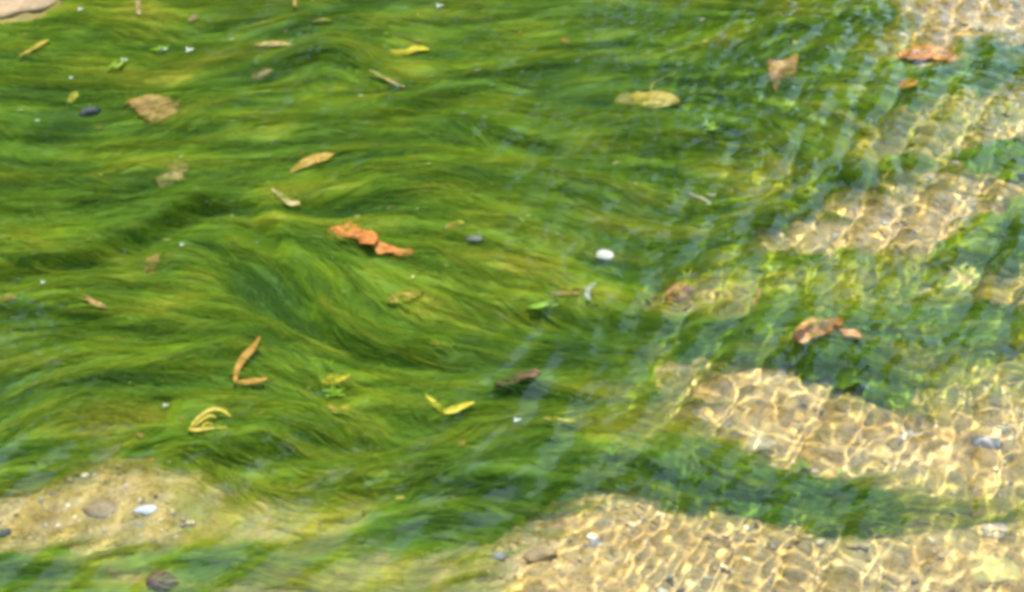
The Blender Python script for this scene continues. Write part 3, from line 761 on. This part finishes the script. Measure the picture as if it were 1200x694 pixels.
tuft('bright green frond above the crumpled orange leaf with pale tail', 967, 368, 3, 10, 9, 1.0, .6)
tuft('fresh green tuft by the left end of the crumpled orange leaf', 918, 388, 6, 12, 10)
tuft('short green sprigs at the upper rim of the bottom sand', 715, 532, 5, 16, 11, 1.2, .7)
M_WHITE = leaf_mat('blossom', (.80,.84,.70), (.92,.95,.84), trans=.2)
def speck(u, v, s, seed, label):
    r = np.random.default_rng(seed); z = rest_z(u, v, .016)
    parts = [ribbon_mesh('petal', [(u, v), (u+s*.5*math.cos(a), v-.3*s*math.sin(a)), (u+s*math.cos(a), v-.6*s*math.sin(a))], [.8, s*.4, .4], z, M_WHITE, .001, [0, .001, .002]) for a in (.3, 2.2, 4.1)]
    rooted('blossom', parts, label, 'blossom', 'white blossoms')
for i, (u, v, s, lb) in enumerate([(190,58,6,'tiny white blossom at the tip of the small light green sprig'),(222,59,6,'tiny white blossom between the small sprig and the short pale straw'),
        (145,71,5,'tiny white blossom at the tip of the light green slanting sprig'),(515,7,5,'tiny white blossom at the far edge above the yellow narrow leaf'),
        (94,11,4,'tiny white blossom near the pinkish far stone'),(83,91,3,'tiny pale speck just above the yellow petal'),
        (213,287,3,'tiny pale speck inside the curve of the weed ridge'),(50,331,3,'tiny pale speck under the long weed ridge'),
        (194,475,4,'tiny pale speck beside the looped yellow leaf'),(605,492,5,'tiny white blossom at the end of the yellow green straw')]):
    speck(u, v, s, i, lb)

VV = np.vstack(WV); base = (np.arange(len(WV))*16)[:, None]+np.arange(7)[None]*2
o = mesh_obj('algae_wisps', VV, np.stack([base, base+1, base+3, base+2], -1).reshape(-1, 4), M_STR); put_tint(o, np.repeat(WT, 16))
tag(o, 'stray green algae wisps trailing over the fallen leaves', 'algae', kind='stuff')
# crumbs of dead leaf and straw caught all through the weed
def crumbs():
    r = np.random.default_rng(77); n = 800
    x = r.uniform(-1.35, 1.35, n*3); y = r.uniform(-1.0, 1.6, n*3)
    ok = (bil(COV, x, y) > .5) & (r.random(n*3) < .25+.75*(fbm(x*3, y*5, 640, 3) > .15)); x = x[ok][:n]; y = y[ok][:n]; n = len(x)
    z = np.minimum(bil(Hm, x, y)+r.normal(.0015, .0012, n), -.004)
    a = np.arctan2(bil(DY, x, y), bil(DX, x, y))+r.normal(0, .7, n); L = .002+.008*r.random(n)**2.5; W = L*r.uniform(.15, .6, n)
    c, q = np.cos(a), np.sin(a); V = []
    for l, w_ in ((-1, -.3), (-.2, -1), (1, -.1), (.3, 1)):
        V.append(np.stack([x+c*l*L-q*w_*W, y+q*l*L+c*w_*W, z+r.normal(0, .0012, n)], -1))
    o = mesh_obj('plant_crumbs', np.stack(V, 1).reshape(-1, 3), np.arange(n*4).reshape(-1, 4), M_CRUMB, smooth=False)
    put_tint(o, np.repeat(r.random(n), 4)); thick(o, .0005)
    tag(o, 'tiny crumbs of dead leaf and straw caught in the weed', 'plant debris', kind='stuff')
k = N('crumb'); at = k.n('ShaderNodeAttribute', attribute_name='tint'); se = k.n('ShaderNodeSeparateColor'); k.l(at.outputs['Color'], se.inputs[0])
M_CRUMB = k.leafy(k.ramp(se.outputs[0], [(0, (.10, .06, .02)), (.3, (.38, .22, .05)), (.6, (.46, .42, .05)), (.85, (.62, .56, .14)), (1, (.75, .72, .5))]), .2, .6, None, .3)
crumbs()
# fine gravel strewn on the bare sand
def gravel():
    r = np.random.default_rng(12); n = 4200
    x = r.uniform(-1.1, 1.4, n*8); y = r.uniform(-1.0, 1.4, n*8)
    s = bil(SANDM, x, y)*(.25+.75*(fbm(x*4, y*4, 900, 2) > -.1)); ok = r.random(len(x)) < s*.8
    x = x[ok][:n]; y = y[ok][:n]; n = len(x)
    tmpl = [pebble_mesh(1, .8, .5, 700+i, 2, .25) for i in range(6)]; small = [pebble_mesh(1, .8, .5, 720+i, 1, .25) for i in range(6)]
    size = .0018+.0046*r.random(n)**3; VV = []; FF = []; off = 0; tt = []
    zb = bil(BED, x, y)+.0015
    for i in range(n):
        V, F = (tmpl if size[i] > .0045 else small)[i % 6]; a = r.uniform(0, 6.28); c, q = math.cos(a), math.sin(a)
        W = V*size[i]; W = np.stack([W[:, 0]*c-W[:, 1]*q+x[i], W[:, 0]*q+W[:, 1]*c+y[i], W[:, 2]+zb[i]], -1)
        VV.append(W); FF.append(F+off); off += len(W); tt.append(np.full(len(W), r.random()))
    k = N('gravel'); at = k.n('ShaderNodeAttribute', attribute_name='tint'); se = k.n('ShaderNodeSeparateColor'); k.l(at.outputs['Color'], se.inputs[0])
    c = k.ramp(se.outputs[0], [(0, (.30,.27,.22)), (.15, (.36,.27,.14)), (.4, (.50,.37,.14)), (.75, (.68,.52,.22)), (1, (.82,.72,.48))])
    o = mesh_obj('gravel', np.vstack(VV), np.vstack(FF), k.leafy(c, 0, .7, None, .2)); put_tint(o, np.concatenate(tt))
    tag(o, 'fine golden gravel strewn on the bare sand', 'gravel', kind='stuff')
gravel()
